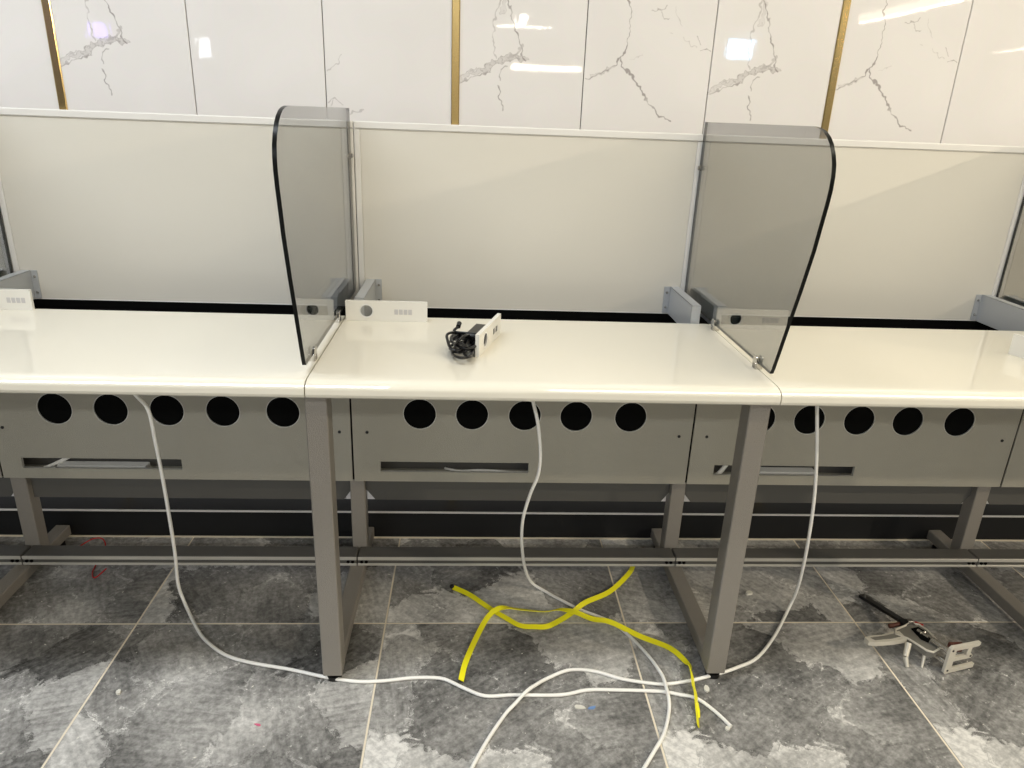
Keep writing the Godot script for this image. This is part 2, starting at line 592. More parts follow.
# ---------------------------------------------------------------- the room
func build_room() -> void:
	var x0 := -12.0
	var x1 := 14.0
	var z1 := 16.6
	# floor: tiles of their own near the desks, one plain slab beyond
	var fl := structure("floor", Vector3(0, 0, 0))
	var st := mb()
	box(st, Vector3(x0, -0.2, WALL_Z - 0.3), Vector3(x1, -0.0007, z1))
	obj("grout_bed", st, M.grout, fl)
	var gx0 := GX - G * 4
	var gx1 := GX + G * 8
	var gz0 := GZ - G
	var gz1 := GZ + G * 5
	var half := 0.0021
	var shapes := {}
	for i in 12:
		for j in 6:
			var k := (i * 7 + j * 13 + (i * j) % 5) % 4
			var turn := (i * 3 + j * 5 + i * j) % 4
			var key := k * 4 + turn
			if not shapes.has(key):
				st = mb()
				var e := G / 2 - half
				var c := [Vector2(0, 0), Vector2(1, 0), Vector2(1, 1), Vector2(0, 1)]
				var uv := []
				for q in 4:
					uv.append(c[(q + turn) % 4])
				var b := 0.0008
				quad_uv(st, [Vector3(-e + b, 0, -e + b), Vector3(e - b, 0, -e + b), Vector3(e - b, 0, e - b), Vector3(-e + b, 0, e - b)], Vector3.UP, uv)
				for s in 4:
					var d0: Vector2 = (c[s] - Vector2(0.5, 0.5)) * 2.0
					var d1: Vector2 = (c[(s + 1) % 4] - Vector2(0.5, 0.5)) * 2.0
					var o := Vector3((d0.x + d1.x) / 2, 0, (d0.y + d1.y) / 2)
					quad_uv(st, [Vector3(d0.x * (e - b), 0, d0.y * (e - b)), Vector3(d1.x * (e - b), 0, d1.y * (e - b)), Vector3(d1.x * e, -b, d1.y * e), Vector3(d0.x * e, -b, d0.y * e)], (o + Vector3.UP).normalized(), [uv[s], uv[(s + 1) % 4], uv[(s + 1) % 4], uv[s]])
					quad_uv(st, [Vector3(d0.x * e, -b, d0.y * e), Vector3(d1.x * e, -b, d1.y * e), Vector3(d1.x * e, -0.009, d1.y * e), Vector3(d0.x * e, -0.009, d0.y * e)], o, [uv[s], uv[(s + 1) % 4], uv[(s + 1) % 4], uv[s]])
				shapes[key] = mesh_of(st, M.stone[k])
			put("tile", shapes[key], fl, Vector3(gx0 + G * (i + 0.5), 0, gz0 + G * (j + 0.5)))
	st = mb()
	box(st, Vector3(x0, -0.01, gz1 + half), Vector3(x1, 0, z1))
	box(st, Vector3(x0, -0.01, WALL_Z), Vector3(gx0 - half, 0, gz1 - half))
	box(st, Vector3(gx1 + half, -0.01, WALL_Z), Vector3(x1, 0, gz1 - half))
	obj("far_paving", st, M.floor_far, fl)

	# ceiling and the plain walls of the hall
	var ce := structure("ceiling", Vector3(0, CEIL, 0))
	st = mb()
	box(st, Vector3(x0 - 0.2, CEIL, WALL_Z - 0.3), Vector3(x1 + 0.2, CEIL + 0.2, z1 + 0.2))
	obj("ceiling_slab", st, M.ceiling, ce)
	for w: Array in [["wall_left", Vector3(x0 - 0.2, -0.2, WALL_Z - 0.3), Vector3(x0, CEIL, z1)], ["wall_right", Vector3(x1, -0.2, WALL_Z - 0.3), Vector3(x1 + 0.2, CEIL, z1)], ["wall_front", Vector3(x0 - 0.2, -0.2, z1), Vector3(x1 + 0.2, CEIL, z1 + 0.2)]]:
		var ws := structure(w[0], Vector3((w[1].x + w[2].x) / 2, 0, (w[1].z + w[2].z) / 2))
		st = mb()
		box(st, w[1], w[2])
		obj("plaster", st, M.paint, ws)

	# the tiled wall behind the desks
	var wb := structure("wall_back", Vector3(0, 0, WALL_Z))
	st = mb()
	box(st, Vector3(x0, -0.2, WALL_Z - 0.3), Vector3(x1, CEIL, WALL_Z - 0.008))
	obj("wall_bed", st, M.joint, wb)
	var rows := [0.08, 1.0, 2.2, CEIL]
	var a_veins := [
		[[[0.0, 1.262], [0.03, 1.27], [0.11, 1.284], [0.22, 1.294]], 9.0, 0.55],
		[[[0.22, 1.294], [0.28, 1.309], [0.37, 1.32], [0.47, 1.326], [0.53, 1.322]], 14.0, 0.75],
		[[[0.0, 1.262], [0.10, 1.272], [0.22, 1.288], [0.26, 1.29]], 2.0, 0.8],
		[[[0.02, 1.274], [0.08, 1.287], [0.16, 1.297]], 1.5, 0.6],
		[[[0.33, 1.62], [0.36, 1.55], [0.33, 1.477], [0.32, 1.444], [0.285, 1.40], [0.275, 1.36], [0.30, 1.324]], 3.0, 0.4],
		[[[0.42, 1.66], [0.40, 1.55], [0.345, 1.477], [0.40, 1.445], [0.41, 1.412], [0.47, 1.379], [0.50, 1.345], [0.52, 1.322], [0.535, 1.314]], 2.5, 0.95],
		[[[0.35, 1.50], [0.36, 1.46], [0.35, 1.42]], 11.0, 0.35],
		[[[0.40, 1.32], [0.47, 1.337], [0.51, 1.35]], 5.0, 0.5],
		[[[0.40, 1.305], [0.345, 1.297], [0.335, 1.275]], 2.0, 0.7],
		[[[0.336, 1.261], [0.339, 1.238], [0.35, 1.221], [0.38, 1.203]], 2.6, 0.85]]
	var b_veins := [
		[[[0.0, 1.28], [0.112, 1.293], [0.196, 1.307], [0.262, 1.325], [0.283, 1.336], [0.318, 1.364], [0.327, 1.397], [0.335, 1.424], [0.305, 1.463], [0.31, 1.55], [0.36, 1.65]], 2.2, 0.85],
		[[[0.06, 1.288], [0.15, 1.298], [0.22, 1.312]], 7.0, 0.40],
		[[[0.283, 1.336], [0.295, 1.318], [0.348, 1.303], [0.399, 1.288], [0.455, 1.267], [0.51, 1.24], [0.585, 1.217], [0.64, 1.198], [0.735, 1.193]], 3.2, 0.8],
		[[[0.50, 1.444], [0.553, 1.444], [0.605, 1.452]], 1.6, 0.6],
		[[[0.56, 1.441], [0.598, 1.427], [0.637, 1.426]], 1.8, 0.7],
		[[[0.64, 1.394], [0.67, 1.391]], 2.0, 0.4],
		[[[0.871, 1.392], [0.91, 1.368]], 1.6, 0.6],
		[[[0.905, 1.356], [0.99, 1.361]], 1.6, 0.7],
		[[[0.76, 1.386], [0.82, 1.372], [0.873, 1.363]], 1.2, 0.4],
		[[[0.68, 1.45], [0.70, 1.43], [0.74, 1.41]], 1.0, 0.35],
		[[[0.35, 1.333], [0.46, 1.341]], 1.2, 0.25]]
	var c_veins := [[[[0.0, 1.90], [0.3, 1.96], [0.42, 2.05], [0.7, 2.1]], 3.0, 0.6], [[[0.42, 2.05], [0.5, 1.9], [0.62, 1.8]], 2.0, 0.6]]
	var d_veins := [
		[[[0.0, 1.278], [0.06, 1.286], [0.10, 1.298], [0.115, 1.313]], 1.8, 0.5],
		[[[0.0, 1.205], [0.067, 1.216], [0.12, 1.20]], 2.0, 0.5],
		[[[0.03, 1.195], [0.05, 1.21]], 2.0, 0.4],
		[[[0.15, 1.178], [0.193, 1.182], [0.272, 1.188]], 3.5, 0.35],
		[[[0.0, 1.7], [0.3, 1.76], [0.5, 1.9], [0.9, 1.95]], 3.0, 0.6]]
	var kinds := {}
	var peel := ImageTexture.create_from_image(noise(FastNoiseLite.TYPE_SIMPLEX_SMOOTH, 0.03, 21, 3).get_seamless_image(512, 512))
	for e: Array in [["A", a_veins, 3], ["B", b_veins, 13], ["C", c_veins, 23], ["D", d_veins, 33]]:
		var m := mat(Color.WHITE, 0.025)
		m.albedo_texture = vein_picture(e[1], e[2], 1.0, 2.2)
		m.texture_repeat = false
		m.heightmap_enabled = true
		m.heightmap_texture = peel
		m.heightmap_scale = 0.003
		var per_row := []
		for r in 3:
			st = mb()
			var gap := 0.0011
			var lo := Vector3(gap, rows[r] + gap, -0.009)
			var hi := Vector3(TILE_W - gap, rows[r + 1] - gap, 0.0)
			var v1: float = 1.0 - (hi.y - rows[r]) / 1.2
			var b := 0.001
			quad_uv(st, [Vector3(lo.x + b, lo.y, 0), Vector3(hi.x - b, lo.y, 0), Vector3(hi.x - b, hi.y, 0), Vector3(lo.x + b, hi.y, 0)], Vector3.BACK, [Vector2(0, 1), Vector2(1, 1), Vector2(1, v1), Vector2(0, v1)])
			for s: float in [0.0, 1.0]:
				var xa := lerpf(lo.x + b, hi.x - b, s)
				var xb := lerpf(lo.x, hi.x, s)
				var nx := Vector3(s * 2 - 1, 0, 0)
				quad_uv(st, [Vector3(xa, lo.y, 0), Vector3(xa, hi.y, 0), Vector3(xb, hi.y, -b), Vector3(xb, lo.y, -b)], (nx + Vector3.BACK).normalized(), [Vector2(s, 1), Vector2(s, v1), Vector2(s, v1), Vector2(s, 1)])
				quad_uv(st, [Vector3(xb, lo.y, -b), Vector3(xb, hi.y, -b), Vector3(xb, hi.y, lo.z), Vector3(xb, lo.y, lo.z)], nx, [Vector2(s, 1), Vector2(s, v1), Vector2(s, v1), Vector2(s, 1)])
			quad_uv(st, [Vector3(lo.x, hi.y, 0), Vector3(hi.x, hi.y, 0), Vector3(hi.x, hi.y, lo.z), Vector3(lo.x, hi.y, lo.z)], Vector3.UP, [Vector2(0, v1), Vector2(1, v1), Vector2(1, v1), Vector2(0, v1)])
			quad_uv(st, [Vector3(lo.x, lo.y, 0), Vector3(hi.x, lo.y, 0), Vector3(hi.x, lo.y, lo.z), Vector3(lo.x, lo.y, lo.z)], Vector3.DOWN, [Vector2(0, 1), Vector2(1, 1), Vector2(1, 1), Vector2(0, 1)])
			per_row.append(mesh_of(st, m))
		kinds[e[0]] = per_row
	var order := {-1: "C", 0: "A", 1: "C", 2: "D", 3: "A", 4: "B", 5: "A", 6: "B", 7: "C"}
	for i in range(-8, 16):
		for r in 3:
			var k: String = order.get(i, "CBAD"[posmod(i * 3, 4)])
			if r != 1:
				k = "CCDB"[posmod(i + r, 4)]
			put("tile", kinds[k][r], wb, Vector3(TILE_X + TILE_W * i, 0, WALL_Z))
	st = mb()
	box(st, Vector3(-0.010, 0.08, -0.008), Vector3(0.010, CEIL, 0.0035), 0.002)
	var gold := mesh_of(st, M.gold)
	for i in range(-6, 16, 3):
		put("gold_strip", gold, wb, Vector3(TILE_X + TILE_W * i, 0, WALL_Z))
	st = mb()
	box(st, Vector3(x0, 0, WALL_Z - 0.009), Vector3(TILE_X - TILE_W * 8 - 0.002, CEIL, WALL_Z))
	box(st, Vector3(TILE_X + TILE_W * 16 + 0.002, 0, WALL_Z - 0.009), Vector3(x1, CEIL, WALL_Z))
	obj("far_cladding", st, M.paint, wb)

	# black plinth along the foot of the wall with a pale metal edge
	var pl := structure("baseboard_back", Vector3(0, 0, -1.91))
	st = mb()
	box(st, Vector3(x0, 0.0, WALL_Z + 0.0005), Vector3(x1, 0.0868, -1.8765), 0.001)
	obj("plinth", st, M.black_gloss, pl)
	st = mb()
	box(st, Vector3(x0, 0.0838, -1.8805), Vector3(x1, 0.0880, -1.8745), 0.0006)
	obj("metal_edge", st, M.rail, pl)
	st = mb()
	box(st, Vector3(x0, 0.0, -1.8765), Vector3(x1, 0.004, -1.8715), 0.0006)
	obj("sealant_line", st, M.grout, pl)

# ---------------------------------------------------------------- desks
func desk_body(t: Node3D, xa: float, holes: Array, slot_x: Vector2, screws: Vector2, cut: float) -> void:
	var xb := xa + PITCH
	var st := mb()
	# top with a rolled front edge
	var prof := PackedVector2Array([Vector2(-1.6595, 0.7075), Vector2(-1.6595, TOP_Y - 0.001), Vector2(-1.6585, TOP_Y)])
	for k in 9:
		var a := PI / 2 * k / 8
		prof.append(Vector2(-1.238 + 0.029 * sin(a), TOP_Y - 0.014 + 0.014 * cos(a)))
	prof.append_array([Vector2(-1.2085, 0.7165), Vector2(-1.2105, 0.7115), Vector2(-1.2145, 0.7085), Vector2(-1.220, 0.7075)])
	prism(st, prof, 0, xa + 0.0011, xb - 0.0011)
	obj("desktop", st, M.desk, t)
	# perforated front sheet; pale rims paint in light caught on the cut edges
	st = mb()
	var circles := []
	for d: float in holes:
		circles.append(Vector3(xa + d, 0.4895, 0.0398))
	var lo := Vector2(xa + 0.0024, 0.304)
	var hi := Vector2(xb - 0.0024, 0.7075)
	var slot := Rect2(xa + slot_x.x, 0.3295, slot_x.y - slot_x.x, 0.0285)
	sheet(st, mb(), lo, hi, FASCIA_Z, FASCIA_Z - 0.003, circles, [slot])
	var f := obj("front_sheet", st, M.steel, t)
	for c: Vector3 in circles:
		st = mb()
		sheet(mb(), st, Vector2(c.x - 0.05, c.y - 0.05), Vector2(c.x + 0.05, c.y + 0.05), FASCIA_Z + 0.0002, FASCIA_Z - 0.003, [c], [])
		for k in 40:
			var d0 := Vector3(cos(TAU * k / 40), sin(TAU * k / 40), 0)
			var d1 := Vector3(cos(TAU * (k + 1) / 40), sin(TAU * (k + 1) / 40), 0)
			var o := Vector3(c.x, c.y, FASCIA_Z + 0.0002)
			quad(st, o + d0 * c.z, o + d1 * c.z, o + d1 * (c.z + 0.0014), o + d0 * (c.z + 0.0014), Vector3.BACK)
		obj("hole_rim_glint", st, M.lit_edge, f).position = Vector3.ZERO
	st = mb()
	sheet(mb(), st, slot.position - Vector2(0.02, 0.02), slot.end + Vector2(0.02, 0.02), FASCIA_Z + 0.0002, FASCIA_Z - 0.008, [], [slot])
	obj("slot_rim", st, M.lit_edge, f).position = Vector3.ZERO
	for x: float in [xa + screws.x, xb - screws.y]:
		st = mb()
		rod(st, Vector3(x, 0.4385, FASCIA_Z - 0.001), Vector3(x, 0.4385, FASCIA_Z + 0.0012), 0.0044, 0.0038, 14)
		obj("screw", st, M.plastic, f).position = Vector3.ZERO  # black disc painted in for a small dark screw hole
	# bottom lip, folded back
	st = mb()
	box(st, Vector3(lo.x, 0.302, FASCIA_Z - 0.068), Vector3(hi.x, 0.304, FASCIA_Z))
	obj("tray_floor", st, M.steel, t)
	# black liner behind the round openings
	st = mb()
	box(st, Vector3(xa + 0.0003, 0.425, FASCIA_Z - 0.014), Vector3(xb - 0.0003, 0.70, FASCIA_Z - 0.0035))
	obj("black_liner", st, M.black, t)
	for x: float in [xa + 0.0003, xb - 0.0053]:
		st = mb()
		box(st, Vector3(x, 0.3045, FASCIA_Z - 0.066), Vector3(x + 0.005, 0.4248, FASCIA_Z - 0.0035))
		obj("seam_light_stop", st, M.black, t)  # black strip added so no light shows through the desk seam
	# valance hanging behind, its lower corners cut off
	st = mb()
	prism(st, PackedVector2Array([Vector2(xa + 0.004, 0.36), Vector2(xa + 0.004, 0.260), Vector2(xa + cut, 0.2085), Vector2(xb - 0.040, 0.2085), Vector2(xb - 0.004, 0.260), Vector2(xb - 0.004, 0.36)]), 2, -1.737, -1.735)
	obj("valance", st, M.primer_and_shade, t)
	# floor beam in front of the rear posts
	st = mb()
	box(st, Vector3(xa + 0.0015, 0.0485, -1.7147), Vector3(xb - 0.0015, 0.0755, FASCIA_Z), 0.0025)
	obj("floor_beam", st, M.primer_and_shade, t)  # dark colour paints in the shade on the beam's top
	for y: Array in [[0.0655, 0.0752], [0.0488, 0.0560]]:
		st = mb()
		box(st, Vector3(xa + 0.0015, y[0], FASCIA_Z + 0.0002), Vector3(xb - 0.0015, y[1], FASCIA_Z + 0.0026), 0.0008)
		obj("lit_beam_lip", st, M.lip, t)  # pale colour paints in the bright lines along the beam front
	for s: float in [xa + 0.012, xa + 0.024, xb - 0.012, xb - 0.024]:
		st = mb()
		rod(st, Vector3(s, 0.0605, FASCIA_Z - 0.001), Vector3(s, 0.0605, FASCIA_Z + 0.0030), 0.0042, 0.0042, 12)
		obj("bolt_hole", st, M.black, t)
	# black carrier under the back screen
	st = mb()
	box(st, Vector3(xa + 0.001, 0.56, -1.905), Vector3(xb - 0.001, 0.7065, -1.868), 0.001)
	obj("rear_carrier", st, M.black, t)

var frame_shapes := []
func leg_frame(t: Node3D, x: float) -> void:
	if frame_shapes.is_empty():
		var st := mb()
		box(st, Vector3(-0.021, 0.018, -1.335), Vector3(0.021, 0.7075, -1.2895), 0.002)
		frame_shapes.append(["front_leg", mesh_of(st, M.leg)])
		st = mb()
		box(st, Vector3(-0.0195, 0.018, -1.86), Vector3(0.0195, 0.048, -1.3352), 0.002)
		frame_shapes.append(["floor_rail", mesh_of(st, M.leg)])
		st = mb()
		box(st, Vector3(-0.0195, 0.0482, -1.757), Vector3(0.0195, 0.3015, -1.716), 0.002)
		frame_shapes.append(["rear_post", mesh_of(st, M.leg)])
		st = mb()
		rod(st, Vector3(0, 0, -1.309), Vector3(0, 0.010, -1.309), 0.017, 0.016, 20)
		rod(st, Vector3(0, 0.010, -1.309), Vector3(0, 0.0185, -1.309), 0.006, 0.006, 12)
		frame_shapes.append(["levelling_foot", mesh_of(st, M.plastic)])
		st = mb()
		rod(st, Vector3(0, 0, -1.825), Vector3(0, 0.010, -1.825), 0.017, 0.016, 20)
		rod(st, Vector3(0, 0.010, -1.825), Vector3(0, 0.0185, -1.825), 0.006, 0.006, 12)
		frame_shapes.append(["levelling_foot", mesh_of(st, M.plastic)])
	for s in frame_shapes:
		put(s[0], s[1], t, Vector3(x, 0, 0))

func build_desks() -> void:
	var c := Vector3(XJ + PITCH / 2, 0, -1.5)
	var labels := [
		"grey steel desk past the left picture edge, only its floor beam end showing",
		"left white-topped grey steel desk with a white cable hanging before its third round hole",
		"middle white-topped grey steel desk carrying the tangled black cable, on two full front legs",
		"right white-topped grey steel desk above the trigger tool lying on the floor",
		"grey steel desk cut off by the right picture edge, beyond the right desk"]
	var g := "white-topped grey steel desks in a row"
	var first := thing("computer_desk", c, labels[2], "desk", g)
	desk_body(first, XJ, [0.169, 0.2985, 0.430, 0.559, 0.6975], Vector2(0.069, 0.4455), Vector2(0.038, 0.034), 0.044)
	var all := {2: first}
	# the left desk's sheet was punched a little further left
	all[1] = thing("computer_desk", c - Vector3(PITCH, 0, 0), labels[1], "desk", g)
	desk_body(all[1], XJ - PITCH, [0.157, 0.288, 0.420, 0.553, 0.697], Vector2(0.053, 0.4385), Vector2(0.026, 0.030), 0.012)
	for k in [0, 3, 4]:
		var d: Node3D = first.duplicate()
		d.name = numbered("computer_desk")
		add_child(d)
		d.position = c + Vector3(PITCH * (k - 2), 0, 0)
		tag(d, labels[k], "desk", g)
		all[k] = d
	leg_frame(all[2], XJ)
	leg_frame(all[2], XJ + PITCH)
	leg_frame(all[1], XJ - PITCH)
	leg_frame(all[0], XJ - 2 * PITCH)
	leg_frame(all[3], XJ + 2 * PITCH)
	leg_frame(all[4], XJ + 3 * PITCH)

func build_screens() -> void:
	var xa := XJ
	var xb := XJ + PITCH
	var c := Vector3((xa + xb) / 2, 0.7065, SCREEN_Z - 0.01)
	var g := "white back screens above the desks"
	var labels := [
		"white back screen past the left picture edge",
		"left white back screen, left of the smoked glass mirroring a round hole",
		"middle white back screen with pale top rail, between the two whole smoked glass dividers",
		"right white back screen, right of the whole right-hand glass divider",
		"white back screen past the right picture edge"]
	var first := thing("back_screen", c, labels[2], "screen", g)
	var st := mb()
	box(st, Vector3(xa + 0.016, 0.709, SCREEN_Z - 0.016), Vector3(xb - 0.016, 1.147, SCREEN_Z), 0.0008)
	obj("white_panel", st, M.screen, first)
	st = mb()
	box(st, Vector3(xa + 0.001, 1.1475, SCREEN_Z - 0.02), Vector3(xb - 0.001, 1.1644, SCREEN_Z + 0.003), 0.002)
	obj("top_rail", st, M.rail, first)
	for x: float in [xa + 0.001, xb - 0.0155]:
		st = mb()
		box(st, Vector3(x, 0.7065, SCREEN_Z - 0.02), Vector3(x + 0.0145, 1.147, SCREEN_Z + 0.001), 0.0015)
		obj("side_stile", st, M.rail, first)
	st = mb()
	box(st, Vector3(xa + 0.016, 0.7065, SCREEN_Z - 0.018), Vector3(xb - 0.016, 0.709, SCREEN_Z + 0.001), 0.0008)
	obj("bottom_rail", st, M.rail, first)
	for s: float in [-1.0, 1.0]:
		var x0 := xa + 0.0205 if s < 0 else xb - 0.043
		var x1 := xa + 0.043 if s < 0 else xb - 0.0205
		st = mb()
		# folded sheet: side plate, top flange and front end
		var side := x1 if s < 0 else x0
		box(st, Vector3(minf(side, side - s * -0.0016), 0.7075, SCREEN_Z + 0.0015), Vector3(maxf(side, side - s * -0.0016), 0.781, -1.665), 0.0004)
		box(st, Vector3(x0, 0.7794, SCREEN_Z + 0.0015), Vector3(x1, 0.781, -1.665), 0.0004)
		box(st, Vector3(x0, 0.7075, -1.6666), Vector3(x1, 0.781, -1.665), 0.0004)
		var tab0: float = side if s < 0 else side - 0.016
		box(st, Vector3(tab0, 0.7095, SCREEN_Z + 0.0005), Vector3(tab0 + 0.016, 0.781, SCREEN_Z + 0.0021), 0.0004)
		var br := obj("mounting_bracket", st, M.zinc, first)
		for y: float in [0.725, 0.765]:
			st = mb()
			var cx := tab0 + 0.008
			rod(st, Vector3(cx, y, SCREEN_Z + 0.0021), Vector3(cx, y, SCREEN_Z + 0.0042), 0.0035, 0.0028, 12)
			var sc := obj("screw", st, M.chrome, br)
			sc.position = Vector3.ZERO
	for k in [0, 1, 3, 4]:
		var d: Node3D = first.duplicate()
		d.name = numbered("back_screen")
		add_child(d)
		d.position = c + Vector3(PITCH * (k - 2), 0, 0)
		tag(d, labels[k], "screen", g)

func build_dividers() -> void:
	var outline := PackedVector2Array([Vector2(-1.8655, 0.7525), Vector2(-1.8655, 1.193), Vector2(-1.262, 1.1935), Vector2(-1.240, 1.191), Vector2(-1.222, 1.187), Vector2(-1.204, 1.1785), Vector2(-1.190, 1.168), Vector2(-1.178, 1.154), Vector2(-1.169, 1.138), Vector2(-1.165, 1.120), Vector2(-1.1645, 1.100), Vector2(-1.168, 1.075), Vector2(-1.1735, 1.050), Vector2(-1.184, 0.998), Vector2(-1.206, 0.925), Vector2(-1.227, 0.863), Vector2(-1.249, 0.795), Vector2(-1.260, 0.763), Vector2(-1.265, 0.7525)])
	var tk := 0.0036
	var st := mb()
	prism(st, outline, 0, -tk, tk, false, true)
	var pane := mesh_of(st, M.glass)
	st = mb()
	var m := outline.size()
	var turned := []
	for i in m:
		var d0 := (outline[i] - outline[(i + m - 1) % m]).normalized()
		var d1 := (outline[(i + 1) % m] - outline[i]).normalized()
		turned.append([d0, d1, (d0 + d1).normalized() if d0.dot(d1) > 0.7 else Vector2.ZERO])
	for i in m:
		var j := (i + 1) % m
		var d: Vector2 = turned[i][1]
		var da: Vector2 = turned[i][2] if turned[i][2] != Vector2.ZERO else d
		var db: Vector2 = turned[j][2] if turned[j][2] != Vector2.ZERO else d
		# the outline runs clockwise seen from +x, so the outside lies to the left of each step
		var na := Vector3(0, da.x, -da.y)
		var nb := Vector3(0, db.x, -db.y)
		var p := [Vector3(-tk, outline[i].y, outline[i].x), Vector3(-tk, outline[j].y, outline[j].x), Vector3(tk, outline[j].y, outline[j].x), Vector3(tk, outline[i].y, outline[i].x)]
		var nn := [na, nb, nb, na]
		var order := [0, 1, 2, 0, 2, 3]
		if (p[1] - p[0]).cross(p[2] - p[0]).dot(na + nb) > 0.0:
			order = [0, 2, 1, 0, 3, 2]
		for k in order:
			vert(st, p[k], nn[k])
	var rim := mesh_of(st, M.glass_edge)
	st = mb()
	for s: float in [-1.0, 1.0]:
		box(st, Vector3(minf(s * 0.0042, s * 0.0075), TOP_Y, -0.009), Vector3(maxf(s * 0.0042, s * 0.0075), TOP_Y + 0.026, 0.009), 0.0012)
	box(st, Vector3(-0.0075, TOP_Y, -0.009), Vector3(0.0075, TOP_Y + 0.0135, 0.009), 0.001)
	var clip := mesh_of(st, M.chrome)
	st = mb()
	for s: float in [-1.0, 1.0]:
		rod(st, Vector3(s * 0.004, 1.085, 0), Vector3(s * 0.0095, 1.085, 0), 0.0052, 0.0045, 14)
	box(st, Vector3(-0.0065, 1.079, -0.006), Vector3(0.0065, 1.091, 0.006), 0.001)
	var stud := mesh_of(st, M.chrome)
	var labels := {
		-1: "smoked glass divider at the far left edge, only a sliver of it showing",
		0: "left whole smoked glass divider with rounded front corner, mirroring the round hole",
		1: "right whole smoked glass divider with rounded front corner and two chrome clips",
		2: "smoked glass divider cut off by the right picture edge"}
	for k in range(-1, 3):
		var x := XJ + PITCH * k - 0.0015
		if k == 0:
			x = XJ - 0.0105
		var t := thing("glass_divider", Vector3(x, TOP_Y, -1.45), labels[k], "divider", "smoked glass dividers between the desks")
		var p := put("glass_pane", pane, t, Vector3(x, 0, 0))
		var r := put("polished_edge", rim, p, Vector3(x, 0, 0))
		r.set_meta("label", "dark polished glass edge")
		put("chrome_clip", clip, t, Vector3(x, 0, -1.335))
		put("chrome_clip", clip, t, Vector3(x, 0, -1.605))
		put("chrome_stud", stud, t, Vector3(x, 0, -1.8595))

# ---------------------------------------------------------------- things on and under the desks
# white faceplate standing on its long edge; its front faces +z before turning. The near left lower corner is at "at".
func faceplate(at: Vector3, length: float, turn: float, label: String, dark_marks := false) -> Node3D:
	var t := thing("socket_faceplate", Vector3.ZERO, label, "faceplate", "white socket faceplates")
	var h := 0.0465
	var st := mb()
	var edge := mb()
	sheet(st, edge, Vector2(0, 0), Vector2(length, h), 0.0, -0.003, [Vector3(0.047, 0.0235, 0.0135)], [])
	# folded rim behind
	box(st, Vector3(0, 0, -0.008), Vector3(length, 0.0015, -0.003))
	box(st, Vector3(0, h - 0.0015, -0.008), Vector3(length, h, -0.003))
	box(st, Vector3(0, 0.0015, -0.008), Vector3(0.0015, h - 0.0015, -0.003))
	box(st, Vector3(length - 0.0015, 0.0015, -0.008), Vector3(length, h - 0.0015, -0.003))
	var b := obj("plate", st, M.io, t)
	obj("hole_edge", edge, M.grey_print, b)
	st = mb()
	for k in 40:
		var a0 := TAU * k / 40
		var a1 := TAU * (k + 1) / 40
		var d0 := Vector3(cos(a0), sin(a0), 0)
		var d1 := Vector3(cos(a1), sin(a1), 0)
		var o := Vector3(0.047, 0.0235, 0)
		quad(st, o + d0 * 0.0135 + Vector3(0, 0, 0.0004), o + d1 * 0.0135 + Vector3(0, 0, 0.0004), o + d1 * 0.0162 + Vector3(0, 0, 0.0004), o + d0 * 0.0162 + Vector3(0, 0, 0.0004), Vector3.BACK)
		quad(st, o + d0 * 0.0162 + Vector3(0, 0, 0.0004), o + d1 * 0.0162 + Vector3(0, 0, 0.0004), o + d1 * 0.0162, o + d0 * 0.0162, d0)
	obj("round_collar", st, M.paper, t)
	for k in 4:
		st = mb()
		var x := 0.110 + k * 0.0105
		box(st, Vector3(x, 0.0165, -0.001), Vector3(x + 0.0085, 0.0285, 0.0004), 0.0002)
		obj("port_mark", st, M.plastic if dark_marks and k % 2 == 0 else M.grey_print, t)
	t.position = at
	t.rotation.y = turn
	return t

